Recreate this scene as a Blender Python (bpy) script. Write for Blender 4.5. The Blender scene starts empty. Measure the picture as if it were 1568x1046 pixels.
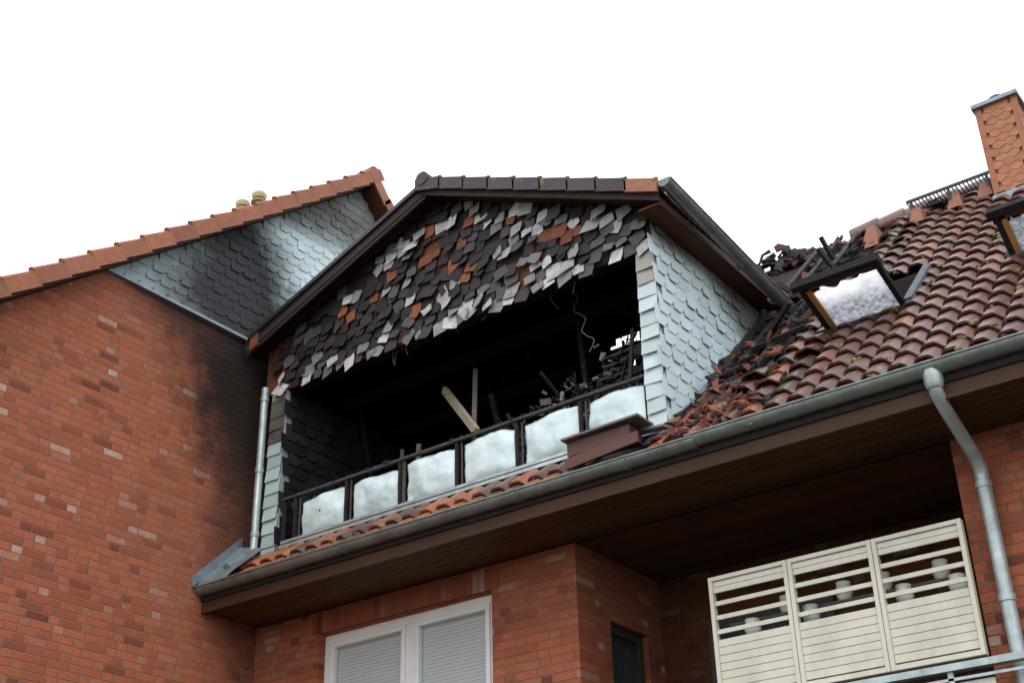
import bpy, math, random
from mathutils import Vector, Matrix, noise
random.seed(7)
R=random.random
def U(a,b): return a+(b-a)*random.random()
scene=bpy.context.scene
# ------------------------------------------------------------------ helpers
class MB:
    def __init__(s): s.v=[];s.f=[];s.c=[];s.sm=[]
    def face(s,pts,col=(1,1,1),smooth=False):
        n=len(s.v); s.v+= [tuple(p) for p in pts]; s.f.append(tuple(range(n,n+len(pts)))); s.c.append(col); s.sm.append(smooth)
    def mesh(s,vs,fs,col=(1,1,1),smooth=False):
        n=len(s.v); s.v+=[tuple(p) for p in vs]
        for f in fs: s.f.append(tuple(n+i for i in f)); s.c.append(col); s.sm.append(smooth)
    def box(s,a,b,col=(1,1,1)):
        x0,y0,z0=a;x1,y1,z1=b
        vs=[(x0,y0,z0),(x1,y0,z0),(x1,y1,z0),(x0,y1,z0),(x0,y0,z1),(x1,y0,z1),(x1,y1,z1),(x0,y1,z1)]
        s.mesh(vs,BF,col)
    def obox(s,c,ax,ay,az,col=(1,1,1)):
        c=Vector(c);ax=Vector(ax);ay=Vector(ay);az=Vector(az)
        vs=[c-ax-ay-az,c+ax-ay-az,c+ax+ay-az,c-ax+ay-az,c-ax-ay+az,c+ax-ay+az,c+ax+ay+az,c-ax+ay+az]
        s.mesh(vs,BF,col)
    def beam(s,p,q,w,h,up=(0,0,1),col=(1,1,1)):
        p=Vector(p);q=Vector(q);d=(q-p);L=d.length;d.normalize()
        a=d.cross(Vector(up))
        if a.length<1e-4: a=d.cross(Vector((0,1,0)))
        a.normalize(); b=a.cross(d)
        s.obox((p+q)/2,d*(L/2),a*(w/2),b*(h/2),col)
    def tube(s,path,r,n=14,col=(1,1,1),cap=True,radii=None):
        path=[Vector(p) for p in path]; rings=[]
        prev=None
        for i,p in enumerate(path):
            d=(path[min(i+1,len(path)-1)]-path[max(i-1,0)]).normalized()
            ref=Vector((0,0,1)) if abs(d.z)<.9 else Vector((1,0,0))
            if prev is None: a=d.cross(ref).normalized()
            else: a=(prev-d*prev.dot(d)).normalized()
            prev=a; b=d.cross(a)
            rr=radii[i] if radii else r
            rings.append([p+(a*math.cos(t)+b*math.sin(t))*rr for t in [2*math.pi*k/n for k in range(n)]])
        vs=[v for rg in rings for v in rg]; fs=[]
        for i in range(len(path)-1):
            for k in range(n):
                fs.append((i*n+k,i*n+(k+1)%n,(i+1)*n+(k+1)%n,(i+1)*n+k))
        s.mesh(vs,fs,col,True)
        if cap:
            s.face(rings[0][::-1],col); s.face(rings[-1],col)
    def build(s,name,mat,parent=None,bevel=0):
        me=bpy.data.meshes.new(name); me.from_pydata(s.v,[],s.f)
        at=me.color_attributes.new("Col",'FLOAT_COLOR','CORNER')
        cols=[]
        for f,c in zip(s.f,s.c): cols+= [c[0],c[1],c[2],1.0]*len(f)
        at.data.foreach_set("color",cols)
        me.polygons.foreach_set("use_smooth",s.sm)
        me.materials.append(mat); me.update()
        ob=bpy.data.objects.new(name,me); scene.collection.objects.link(ob)
        if parent: ob.parent=parent
        if bevel:
            m=ob.modifiers.new("b",'BEVEL'); m.width=bevel; m.segments=2; m.limit_method='ANGLE'
        return ob
BF=[(0,3,2,1),(4,5,6,7),(0,1,5,4),(1,2,6,5),(2,3,7,6),(3,0,4,7)]
def empty(name):
    e=bpy.data.objects.new(name,None); scene.collection.objects.link(e); e.empty_display_size=.3; return e
# ------------------------------------------------------------------ materials
class NT:
    def __init__(s,name):
        s.m=bpy.data.materials.new(name); s.m.use_nodes=True; s.t=s.m.node_tree; s.n=s.t.nodes; s.b=s.n["Principled BSDF"]
        s.geo=s.n.new("ShaderNodeNewGeometry"); s.pos=s.geo.outputs["Position"]
    def l(s,a,b): s.t.links.new(a,b)
    def set(s,sock,v):
        if isinstance(v,bpy.types.NodeSocket): s.l(v,sock)
        else: sock.default_value=v
    def math(s,op,a,b=0.0,c=None,clamp=False):
        n=s.n.new("ShaderNodeMath"); n.operation=op; n.use_clamp=clamp
        s.set(n.inputs[0],a); s.set(n.inputs[1],b)
        if c is not None: s.set(n.inputs[2],c)
        return n.outputs[0]
    def sep(s,v):
        n=s.n.new("ShaderNodeSeparateXYZ"); s.l(v,n.inputs[0]); return n.outputs
    def comb(s,x,y,z=0.0):
        n=s.n.new("ShaderNodeCombineXYZ"); s.set(n.inputs[0],x);s.set(n.inputs[1],y);s.set(n.inputs[2],z); return n.outputs[0]
    def noise(s,scale,detail=4,rough=.6,vec=None,stretch=None):
        n=s.n.new("ShaderNodeTexNoise"); n.inputs["Scale"].default_value=scale; n.inputs["Detail"].default_value=detail; n.inputs["Roughness"].default_value=rough
        v=vec or s.pos
        if stretch:
            m=s.n.new("ShaderNodeVectorMath"); m.operation='MULTIPLY'; s.l(v,m.inputs[0]); m.inputs[1].default_value=stretch; v=m.outputs[0]
        s.l(v,n.inputs["Vector"]); return n.outputs["Fac"]
    def ramp(s,fac,stops,const=False):
        n=s.n.new("ShaderNodeValToRGB"); s.l(fac,n.inputs[0]); e=n.color_ramp.elements
        if const: n.color_ramp.interpolation='CONSTANT'
        while len(e)<len(stops): e.new(.5)
        for i,(p,c) in enumerate(stops): e[i].position=p; e[i].color=(c[0],c[1],c[2],1)
        return n.outputs[0]
    def mix(s,fac,a,b,mode='MIX'):
        n=s.n.new("ShaderNodeMix"); n.data_type='RGBA'; n.blend_type=mode
        s.set(n.inputs[0],fac)
        for sk,v in ((n.inputs[6],a),(n.inputs[7],b)):
            if isinstance(v,tuple): sk.default_value=(v[0],v[1],v[2],1)
            else: s.l(v,sk)
        return n.outputs[2]
    def mr(s,v,a,b,c=0.0,d=1.0,smooth=False):
        n=s.n.new("ShaderNodeMapRange"); s.set(n.inputs[0],v)
        if smooth: n.interpolation_type='SMOOTHSTEP'
        for i,x in enumerate((a,b,c,d)): n.inputs[i+1].default_value=x
        return n.outputs[0]
    def attr(s):
        n=s.n.new("ShaderNodeAttribute"); n.attribute_name="Col"; return n.outputs["Color"]
    def bump(s,h,dist=.01,strength=1):
        n=s.n.new("ShaderNodeBump"); n.inputs["Distance"].default_value=dist; n.inputs["Strength"].default_value=strength
        s.l(h,n.inputs["Height"]); s.l(n.outputs[0],s.b.inputs["Normal"])
    def fin(s,col,rough=.8,metal=0.0,spec=.5):
        if isinstance(col,tuple): s.b.inputs["Base Color"].default_value=(col[0],col[1],col[2],1)
        else: s.l(col,s.b.inputs["Base Color"])
        s.set(s.b.inputs["Roughness"],rough); s.b.inputs["Metallic"].default_value=metal
        s.b.inputs["Specular IOR Level"].default_value=spec
        return s.m
    def blob(s,axis1,axis2,c1,c2,r1,r2):
        X=s.sep(s.pos)
        a=s.math('DIVIDE',s.math('SUBTRACT',X[axis1],c1),r1); b=s.math('DIVIDE',s.math('SUBTRACT',X[axis2],c2),r2)
        d=s.math('SQRT',s.math('ADD',s.math('MULTIPLY',a,a),s.math('MULTIPLY',b,b)))
        d=s.math('ADD',d,s.math('MULTIPLY',s.math('SUBTRACT',s.noise(2.2,6,.7),.5),.9))
        return s.mr(d,1.3,.45,0,1,True)

def brick(name,ax,soldier=False,dark=1.0,darkening=False):
    k=NT(name); X=k.sep(k.pos)
    if ax=='x': u,v=X[0],X[2]
    else: u,v=X[1],X[2]
    if soldier: u,v=v,u
    bh=.0795; cw=.372
    rowf=k.math('DIVIDE',v,bh); row=k.math('FLOOR',rowf); fv=k.math('FRACT',k.math('ADD',rowf,400.0))
    wn0=k.n.new("ShaderNodeTexWhiteNoise"); wn0.noise_dimensions='1D'; k.l(row,wn0.inputs["W"])
    uu=k.math('ADD',k.math('ADD',k.math('DIVIDE',u,cw),k.math('MULTIPLY',wn0.outputs["Value"],.9)),200.0)
    f=k.math('FRACT',uu); isS=k.math('LESS_THAN',f,.6667)
    col=k.math('ADD',k.math('MULTIPLY',k.math('FLOOR',uu),2.0),isS)
    eu=k.math('MINIMUM',k.math('MINIMUM',f,k.math('SUBTRACT',1.0,f)),k.math('ABSOLUTE',k.math('SUBTRACT',f,.6667)))
    eu=k.math('MULTIPLY',eu,cw)
    if soldier: eu=k.math('MULTIPLY',1.0,1.0); col=k.math('MULTIPLY',1.0,1.0)
    wn=k.n.new("ShaderNodeTexWhiteNoise"); wn.noise_dimensions='2D'; k.l(k.comb(col,row),wn.inputs["Vector"])
    jit=k.math('MULTIPLY',k.math('SUBTRACT',k.noise(30,4,.7),.5),.007)
    ev=k.math('MULTIPLY',k.math('MINIMUM',fv,k.math('SUBTRACT',1.0,fv)),bh)
    e=k.math('ADD',k.math('MINIMUM',eu,ev),jit)
    mask=k.mr(e,.0035,.0085)
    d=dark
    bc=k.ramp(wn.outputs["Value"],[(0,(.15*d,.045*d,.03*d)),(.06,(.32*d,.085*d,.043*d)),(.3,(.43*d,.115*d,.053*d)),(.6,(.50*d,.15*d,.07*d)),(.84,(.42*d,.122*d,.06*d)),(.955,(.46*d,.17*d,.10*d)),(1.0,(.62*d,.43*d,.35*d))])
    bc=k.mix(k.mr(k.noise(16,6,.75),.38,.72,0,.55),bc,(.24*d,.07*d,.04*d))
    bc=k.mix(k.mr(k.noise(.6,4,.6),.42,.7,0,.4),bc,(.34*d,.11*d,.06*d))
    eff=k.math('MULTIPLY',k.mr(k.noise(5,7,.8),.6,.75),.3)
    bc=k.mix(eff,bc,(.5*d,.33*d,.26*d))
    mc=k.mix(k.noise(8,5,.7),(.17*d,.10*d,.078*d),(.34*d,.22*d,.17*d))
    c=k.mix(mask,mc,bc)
    if darkening:
        s1=k.blob(1,2,9.8,7.1,1.5,1.45); c=k.mix(k.math('MULTIPLY',s1,.98),c,(.010,.009,.009))
        s2=k.blob(1,2,9.85,5.8,1.0,2.3); c=k.mix(k.math('MULTIPLY',s2,.75),c,(.035,.022,.018))
        s3=k.blob(1,2,9.0,7.6,1.5,.5); c=k.mix(k.math('MULTIPLY',s3,.8),c,(.03,.02,.018))
    hgt=k.math('ADD',k.math('MULTIPLY',mask,.7),k.math('ADD',k.math('MULTIPLY',k.noise(60,3),.3),k.math('MULTIPLY',wn.outputs["Value"],.25)))
    k.bump(hgt,.010)
    return k.fin(c,.85,0,.2)

M={}
M['brickx']=brick('brick_front','x',dark=.9); M['bricky']=brick('brick_side','y',dark=.85); M['brickw']=brick('brick_side_sooty','y',darkening=True)
M['soldier']=brick('brick_soldier','x',soldier=True,dark=.7)
M['brickdx']=brick('brick_recess_shaded','x',dark=.3)  # same brick, darkened so the recess shade is in its colour
def attrmat(name,rough=.7,nscale=20,amt=.4,metal=0,spec=.5,bump=.003,moss=0,darkening=None,dirtcol=(.05,.045,.04)):
    k=NT(name); c=k.attr()
    c=k.mix(k.mr(k.noise(nscale,5,.7),.4,.75,0,amt),c,dirtcol)
    if darkening:
        for s in darkening: c=k.mix(k.math('MULTIPLY',k.blob(*s[0]),s[1]),c,s[2])
    if moss:
        mm=k.mr(k.noise(7,6,.75),.60-moss*.12,.68-moss*.10)
        mc=k.mix(k.noise(40,3),(.05,.06,.015),(.24,.24,.06))
        c=k.mix(k.math('MULTIPLY',mm,.8),c,mc)
        w=k.mr(k.noise(33,4,.8),.66,.74); c=k.mix(k.math('MULTIPLY',w,.5),c,(.42,.4,.36))
    k.bump(k.noise(nscale*3,4,.7),bump)
    return k.fin(c,rough,metal,spec)
M['tile']=attrmat('roof_tile_clay',.33,18,.5,moss=.5,bump=.004,spec=.85)
M['verge']=attrmat('verge_tile_clay',.55,12,.5,moss=.12,spec=.35)
SL=[((1,2,9.1,8.45,.85,1.15),.98,(.014,.014,.016)),((1,2,9.5,7.75,1.4,.8),1.0,(.008,.008,.008)),((1,2,9.6,9.95,2.0,.5),.8,(.05,.04,.033)),((1,2,11.0,10.45,.9,.6),.7,(.08,.055,.035)),((1,2,8.6,8.0,1.25,.85),.55,(.07,.07,.075))]  # sooty patches; those along the rake and apex paint in soffit shade
M['slatew']=attrmat('slate_cladding_pale',.7,5,.3,spec=.15,dirtcol=(.27,.28,.25),darkening=SL)
M['slatec']=attrmat('slate_cladding_cheek',.65,5,.25,spec=.2,dirtcol=(.33,.33,.29),darkening=[((1,2,9.5,7.18,1.2,.28),.9,(.05,.035,.025)),((1,2,11.5,6.95,.8,.4),.8,(.08,.06,.04))])  # darker along the cheek top and towards its back end
M['slateg']=attrmat('slate_burnt',.65,14,.5,spec=.3,dirtcol=(.03,.025,.022),bump=.006)
M['inner']=attrmat('sooty_inner_slates',.9,14,.5,spec=.06,dirtcol=(.006,.006,.006),bump=.006)
M['generic']=attrmat('painted_parts',.6,15,.2)
M['char']=attrmat('charred_timber',.8,16,.6,spec=.2,dirtcol=(.008,.008,.008),bump=.012)
M['debris']=attrmat('burnt_debris',.65,20,.5,spec=.3,dirtcol=(.012,.011,.010),bump=.01)
def wood(name,c1,c2,rough=.6):
    k=NT(name); g=k.noise(9,5,.65,stretch=(.25,5,5)); a=k.attr()
    c=k.mix(g,c1,c2); c=k.mix(1.0,c,a,'MULTIPLY'); c=k.mix(k.mr(k.noise(1.3,5,.7),.45,.75,0,.5),c,(.025,.016,.01)); k.bump(g,.004); return k.fin(c,rough,0,.2)
M['soffit']=wood('soffit_boards',(.06,.028,.014),(.14,.068,.034))
M['dsoffit']=wood('dormer_soffit_boards',(.025,.012,.008),(.11,.045,.02))
def metal(name,c,rough=.42,met=.55):
    k=NT(name); n=k.noise(5,5,.7); cc=k.mix(k.mr(n,.35,.75),tuple(x*1.15 for x in c),tuple(x*.6 for x in c))
    st=k.mr(k.noise(16,4,.75,stretch=(1,1,.25)),.58,.72); cc=k.mix(k.math('MULTIPLY',st,.4),cc,(.1,.1,.09))
    k.bump(k.noise(12,3),.002); return k.fin(cc,rough,met)
M['zinc']=metal('zinc_gutter',(.22,.25,.23)); M['zincl']=metal('zinc_downpipe',(.42,.48,.47),.4,.4); M['flash']=metal('lead_flashing',(.24,.29,.32),.45,.4)
M['darkmetal']=metal('dark_metal',(.03,.032,.035),.4,.3)
k=NT('white_pvc'); M['pvc']=k.fin(k.mix(k.mr(k.noise(5,4),.4,.8,0,.3),(.84,.84,.82),(.62,.61,.57)),.35)
k=NT('screen_paint'); M['screen']=k.fin(k.mix(k.mr(k.noise(4,5,.7,stretch=(1,1,.6)),.4,.75,0,.6),(.64,.61,.50),(.42,.39,.29)),.5)
k=NT('blind_fabric'); X=k.sep(k.pos); st=k.math('FRACT',k.math('MULTIPLY',X[2],28.0)); k.bump(st,.006)
M['blind']=k.fin(k.mix(k.mr(st,0,.25),(.34,.36,.36),(.60,.65,.65)),.5)
k=NT('window_glass'); k.b.inputs["Alpha"].default_value=.15; M['glass']=k.fin((.5,.55,.55),.04)
k=NT('melted_panel'); n=k.noise(3,5,.6); c=k.mix(k.mr(n,.45,.75),(.66,.79,.80),(.50,.61,.61)); c=k.mix(k.mr(k.noise(9,5,.8),.67,.74,0,.5),c,(.20,.17,.12))
c=k.mix(k.mr(k.sep(k.pos)[2],5.16,5.03,0,.3),c,(.3,.29,.25)); k.bump(k.noise(5,3),.012); M['panel']=k.fin(c,.35)
k=NT('interior_char'); n=k.noise(6,6,.75); k.bump(n,.05); M['black']=k.fin(k.mix(k.mr(n,.45,.8),(.004,.004,.004),(.014,.013,.012)),.9,0,.08)
k=NT('ground_grass'); n=k.noise(3,6,.7); M['ground']=k.fin(k.mix(n,(.05,.055,.035),(.10,.10,.085)),.95)
k=NT('sooty_glass'); t=k.n.new("ShaderNodeBsdfTranslucent"); mixs=k.n.new("ShaderNodeMixShader")
n=k.noise(24,5,.8); grad=k.mr(k.math('ADD',k.sep(k.pos)[1],k.math('MULTIPLY',k.noise(5,4),.35)),10.30,10.52)
k.l(k.mix(k.math('MULTIPLY',grad,.9),(.95,.95,.95),k.ramp(n,[(.40,(.04,.05,.06)),(.66,(.52,.57,.62))])),t.inputs[0])
k.fin((.5,.5,.5),.2); mixs.inputs[0].default_value=.92; k.l(k.b.outputs[0],mixs.inputs[1]); k.l(t.outputs[0],mixs.inputs[2]); k.l(mixs.outputs[0],k.n["Material Output"].inputs[0]); M['pane']=k.m
# ------------------------------------------------------------------ key dimensions (eye height z=0, ground z=-1.6)
G=-1.6; YF=9.8; XW=-10.6; S=.93; YR=13.9
def rz(y): return 4.47+S*(y-9)
house=empty('brick_house'); wing=empty('brick_house.001')
b=MB(); b.face([(-400,-400,G),(400,-400,G),(400,400,G),(-400,400,G)]); b.build('ground',M['ground'])
# ------------------------------------------------------------------ wing
WY,WZ=11.14,10.95; WS=.82
def wz(y): return WZ-WS*(WY-y) if y<WY else WZ-1.0*(y-WY)
b=MB(); yf=3.8
b.face([(XW,yf,G),(XW,16.5,G),(XW,16.5,5.4),(XW,13.9,7.63),(XW,7.2,7.63),(XW,yf,wz(yf)-.12)],)
b.build('side_wall',M['brickw'],wing)
b=MB(); b.box((-22,yf,G),(XW,yf+.3,wz(yf)-.2)); b.build('front_wall',M['brickx'],wing)
b=MB(); b.face([(XW+.004,7.1,7.62),(XW+.004,14.1,7.62),(XW+.004,WY,WZ-.1)],(.42,.45,.45)); b.build('gable_backing',M['slatew'],wing)
def slates(b,O,ud,vd,nd,ur,vr,inside,w,ex,colf,rot=0,lift=.014,jn=.004,miss=0,shape='corner',skew=0,rbias=0,hr=1.45):
    O=Vector(O);ud=Vector(ud);vd=Vector(vd);nd=Vector(nd)
    rows=int((vr[1]-vr[0])/ex)+1; H=ex*hr
    for r in range(rows):
        v0=vr[0]+r*ex; off=(r*skew)%1.0
        n=int((ur[1]-ur[0])/w)+2
        for i in range(-1,n):
            u0=ur[0]+(i+off)*w
            uc,vc=u0+w/2,v0+ex/2
            if not inside(uc,vc,u0,v0,w,H): continue
            res=colf(uc,vc)
            if res is None or R()<miss: continue
            col,amp=res
            a=rbias*amp+random.gauss(0,rot*amp+.006); ln=lift+abs(random.gauss(0,jn))*amp*2; side=random.gauss(0,jn)*amp
            sc_=1.0
            if shape=='corner': poly=[(0,H),(0,0),(w*.62,0),(w,ex*.42),(w,H)]
            elif shape=='scale': poly=[(0,H),(0,ex*.5),(w*.5,0),(w,ex*.5),(w,H)]
            elif shape=='rect': poly=[(0,H),(0.004,0),(w-.006,0),(w,H)]
            else:
                poly=[(U(0,.03),H+U(-.03,.01)),(U(-.015,.02),U(-.025,.03)),(w*U(.7,.95),U(-.03,.02)),(w*U(.95,1.05),U(.01,.06)),(w,H+U(-.04,.01))]
                sc_=U(.8,1.2)
            top=[];bot=[]
            ju=U(-.02,.02) if shape=='broken' else 0
            for (pu,pv) in poly:
                x=(pu-w/2)*sc_;y=(pv-H)*sc_
                xr=x*math.cos(a)-y*math.sin(a)+ju;yr=x*math.sin(a)+y*math.cos(a)+ju*.5
                nn=ln*(1-pv/H)+.004+side*(pu/w-.5)
                p=O+ud*(u0+w/2+xr)+vd*(v0+H+yr)
                top.append(p+nd*(nn+.005)); bot.append(p+nd*nn)
            m=len(poly); vs=top+bot; fs=[tuple(range(m))]+[tuple(reversed(range(m,2*m)))]+[(k,k+m,(k+1)%m+m,(k+1)%m) for k in range(m)]
            b.mesh(vs,fs,col)
def pale(u,v):
    g=U(.90,1.07); return (.57*g,.69*g,.71*g),1
b=MB()
slates(b,(XW+.006,0,0),(0,1,0),(0,0,1),(1,0,0),(7.1,14.1),(7.63,11),lambda uc,vc,u0,v0,w,H:v0+H<min(wz(u0),wz(u0+w))+.05 and (u0>7.2),.20,.135,pale,rot=.01,skew=.38,lift=.010,jn=.003)
b.build('gable_slates',M['slatew'],wing)
b=MB(); b.obox((XW+.03,10.6,7.615),(.03,0,0),(0,3.4,0),(0,0,.018)); b.build('gable_flashing',M['flash'],wing)
XO=-10.35
b=MB()
def slab(b,x0,x1,p,q,t,col=(1,1,1)):
    (ya,za),(yb,zb)=p,q
    vs=[(x0,ya,za),(x1,ya,za),(x1,yb,zb),(x0,yb,zb),(x0,ya,za-t),(x1,ya,za-t),(x1,yb,zb-t),(x0,yb,zb-t)]
    b.mesh(vs,BF,col)
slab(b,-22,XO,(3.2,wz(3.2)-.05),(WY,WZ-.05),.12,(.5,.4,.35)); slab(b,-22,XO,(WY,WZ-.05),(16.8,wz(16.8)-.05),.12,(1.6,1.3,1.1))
b.build('roof_deck',M['dsoffit'],wing)
b=MB()
d=Vector((0,1,WS)).normalized(); nrm=Vector((0,-WS,1)).normalized()
L=.40; t=0; tot=math.hypot(WY-3.2,WZ-wz(3.2))
while t<tot-.1:
    p=Vector((XO,3.2,wz(3.2)))+d*t; g=U(.75,1.15); c=(.36*g,.115*g,.055*g)
    q=p+d*(L+.03)
    b.obox((p+q)/2+Vector((0.012,0,0))-nrm*(.028+U(0,.004)),(q-p)/2-nrm*.013,Vector((.014+U(0,.004),0,0)),nrm*.078,c)
    b.tube([p+nrm*.062,p+d*.05+nrm*.060,q+nrm*.034],.028,8,c,radii=[.040,.030,.026])
    b.obox((p+q)/2+nrm*.03+Vector((-.12,0,0)),(q-p)/2-nrm*.010,Vector((.12,0,0)),nrm*.012,c)
    t+=L
d2=Vector((0,1,-1.0)).normalized(); n2=Vector((0,1,1)).normalized(); t=0
while t<6:
    p=Vector((XO,WY,WZ))+d2*t; q=p+d2*(L+.05); g=U(.8,1.1)
    b.obox((p+q)/2+Vector((.012,0,0))-n2*.03,(q-p)/2-n2*.012,Vector((.014,0,0)),n2*.085,(.33*g,.12*g,.06*g)); t+=L
b.tube([(-22,WY,WZ+.02),(XO+.03,WY,WZ+.02)],.10,14,(.33,.12,.07))
b.build('verge_tiles',M['verge'],wing)
b=MB(); b.box((-13.5,11.2,10.5),(-12.6,11.7,11.35),(.4,.2,.12)); b.build('chimney_stack',M['bricky'],wing)
b=MB()
for x in (-13.32,-12.96):
    b.tube([(x,11.4,11.3),(x,11.4,11.72),(x,11.4,11.72),(x,11.4,11.76)],.1,16,(.42,.34,.17),radii=[.085,.085,.12,.12])
    b.tube([(x,11.4,11.80),(x,11.4,11.87),(x,11.4,11.91)],.1,16,(.42,.34,.17),radii=[.10,.12,.09])
    b.tube([(x,11.4,11.75),(x,11.4,11.81)],.07,12,(.1,.08,.05))
b.build('chimney_pots',M['generic'],wing)
# ------------------------------------------------------------------ main walls
ZS=4.27
W0,W1,WT,WB=-9.66,-7.40,4.03,2.5
b=MB()
b.box((XW,YF,G),(W0,YF+.3,ZS)); b.box((W1,YF,G),(-6.43,YF+.3,ZS)); b.box((W0,YF,WT),(W1,YF+.3,ZS)); b.box((W0,YF,G),(W1,YF+.3,WB))
b.box((-2.86,YF,G),(-2.1,YF+.3,ZS)); b.box((-6.43,YF+.003,G),(-2.86,YF+.3,1.4)); b.box((-2.1,YF,G),(3.5,YF+.3,2.2))
b.build('front_walls',M['brickx'],house)
b=MB(); b.box((W0-.1,YF-.004,WT),(W1+.1,YF+.02,WT+.22)); b.build('window_lintel',M['soldier'],house)
b=MB()
b.box((-6.73,YF+.3,G),(-6.43,10.35,ZS)); b.box((-6.73,11.02,G),(-6.43,11.3,ZS)); b.box((-6.73,10.35,3.66),(-6.43,11.02,ZS)); b.box((-6.73,10.35,G),(-6.43,11.02,1.6))
b.box((-2.86,YF+.3,G),(-2.56,11.3,ZS))
b.build('recess_side_walls',M['bricky'],house)
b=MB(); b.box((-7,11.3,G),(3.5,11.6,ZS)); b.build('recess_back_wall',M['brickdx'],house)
b=MB(); b.box((-6.43,YF+.003,1.4),(-2.86,11.3,1.55),(.12,.12,.12)); b.build('balcony_floor',M['generic'],house)
b=MB(); b.box((3.2,YF+.3,G),(3.5,17.8,ZS)); b.box((XW,17.7,G),(3.2,18,ZS)); b.build('far_walls',M['bricky'],house)
b=MB()
b.box((-6.55,10.36,1.6),(-6.49,10.43,3.65),(.05,.04,.035)); b.box((-6.55,10.94,1.6),(-6.49,11.01,3.65),(.05,.04,.035)); b.box((-6.55,10.43,3.58),(-6.49,10.94,3.65),(.05,.04,.035)); b.box((-6.55,10.43,1.6),(-6.49,10.94,1.75),(.05,.04,.035))
b.box((-6.53,10.43,1.75),(-6.52,10.94,3.58),(.02,.025,.025))
for i in range(9):
    y=10.46+i*.055; b.box((-6.518,y,1.8),(-6.505,y+.018,3.5),(.04,.06,.05))
b.build('recess_door',M['generic'],house)
b=MB(); b.box((-5.9,11.26,1.55),(-4.6,11.298,3.75),(.05,.045,.04)); b.box((-5.8,11.25,1.7),(-5.28,11.262,3.65),(.02,.024,.026)); b.box((-5.2,11.25,1.7),(-4.7,11.262,3.65),(.02,.024,.026)); b.build('balcony_door',M['generic'],house)
b=MB(); yw=YF+.10
def frame(b,x0,x1,z0,z1,t,y0,y1,col=(1,1,1)):
    b.box((x0,y0,z0),(x0+t,y1,z1),col); b.box((x1-t,y0,z0),(x1,y1,z1),col); b.box((x0+t,y0,z1-t),(x1-t,y1,z1),col); b.box((x0+t,y0,z0),(x1-t,y1,z0+t),col)
frame(b,W0+.002,W1-.002,WB,WT-.003,.09,yw,yw+.08)
xm=W0+1.17
b.box((xm-.06,yw-.004,WB+.09),(xm+.06,yw+.08,WT-.093))
frame(b,W0+.094,xm-.063,WB+.094,WT-.096,.05,yw-.02,yw+.05); frame(b,xm+.063,W1-.094,WB+.094,WT-.096,.05,yw-.02,yw+.05)
b.build('window_frame',M['pvc'],house,bevel=.006)
b=MB(); b.face([(W0+.1,yw+.06,WB+.1),(W1-.1,yw+.06,WB+.1),(W1-.1,yw+.06,WT-.1),(W0+.1,yw+.06,WT-.1)]); b.build('window_blind',M['blind'],house)
b=MB(); b.face([(W0+.1,yw+.02,WB+.1),(W1-.1,yw+.02,WB+.1),(W1-.1,yw+.02,WT-.1),(W0+.1,yw+.02,WT-.1)]); b.build('window_glass',M['glass'],house)
b=MB(); y=9.03
while y<11.25:
    x0=XW if y<YF-.08 else -6.43
    y1=min(y+.080,11.299); g=U(.65,1.2)
    if y<YF<=y+.09: y1=YF-.002
    b.box((x0+.002,y,ZS),(3.5,y1,ZS+.02),(g,g,g)); y+=.094
b.box((XW,9.03,ZS+.022),(3.5,11.3,ZS+.03),(.06,.06,.06))
b.box((XW+.002,9.0,ZS-.02),(3.5,9.028,4.46),(.6,.6,.6))
b.build('eaves_soffit',M['soffit'],house)
b=MB(); T=.06
def deck(x0,x1,ya,yb): slab(b,x0,x1,(ya,rz(ya)-.02),(yb,rz(yb)-.02),T,(.03,.02,.02))
deck(-4.62,3.6,8.98,YR); deck(-5.17,-4.62,8.98,10.35); deck(-5.17,-4.62,13.2,YR); deck(XW,-5.17,8.98,9.5); deck(XW,-8.6,12.9,YR); deck(-7.0,-5.17,12.9,YR)
zr=rz(YR)-.02
for a,c in ((XW,-8.6),(-7.0,3.6)): slab(b,a,c,(YR,zr),(18.8,zr-S*4.9),T,(.03,.02,.02))
b.build('roof_deck',M['char'],house)
# ------------------------------------------------------------------ pantiles
ux=Vector((1,0,0)); uv=Vector((0,1,S)).normalized(); un=Vector((0,-S,1)).normalized()
TW,TE,TL=.215,.305,.36
b=MB(); moss=MB()
def tile(b,x,t,col,yaw=0,lift=0,O=Vector((0,8.96,rz(8.96))),ln=1.0):
    n=9; top0=[];top1=[];bot0=[]
    for i in range(n+1):
        f=i/n
        h=.034*math.sin((f*1.0-.12)*2*math.pi)+.012*math.sin(4*math.pi*f)
        px=x+f*(TW+.02)
        dx=(f-.5)*yaw
        a=O+ux*px+uv*(t+dx)+un*(h+.068+lift)
        top0.append(a); top1.append(O+ux*(px)+uv*(t+TL*ln+dx)+un*(h+.024+lift*.3)); bot0.append(a-un*.022)
    vs=top0+top1+bot0; m=n+1
    b.mesh(vs,[(i,i+1,m+i+1,m+i) for i in range(n)],col,True)
    b.mesh(top0+bot0,[(i,m+i,m+i+1,i+1) for i in range(n)],tuple(c*.7 for c in col))
    b.face([top0[0],top1[0],bot0[0]],col); b.face([top0[-1],bot0[-1],top1[-1]],col)
rows=int(math.hypot(YR-8.96,S*(YR-8.96))/TE)+1
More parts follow.
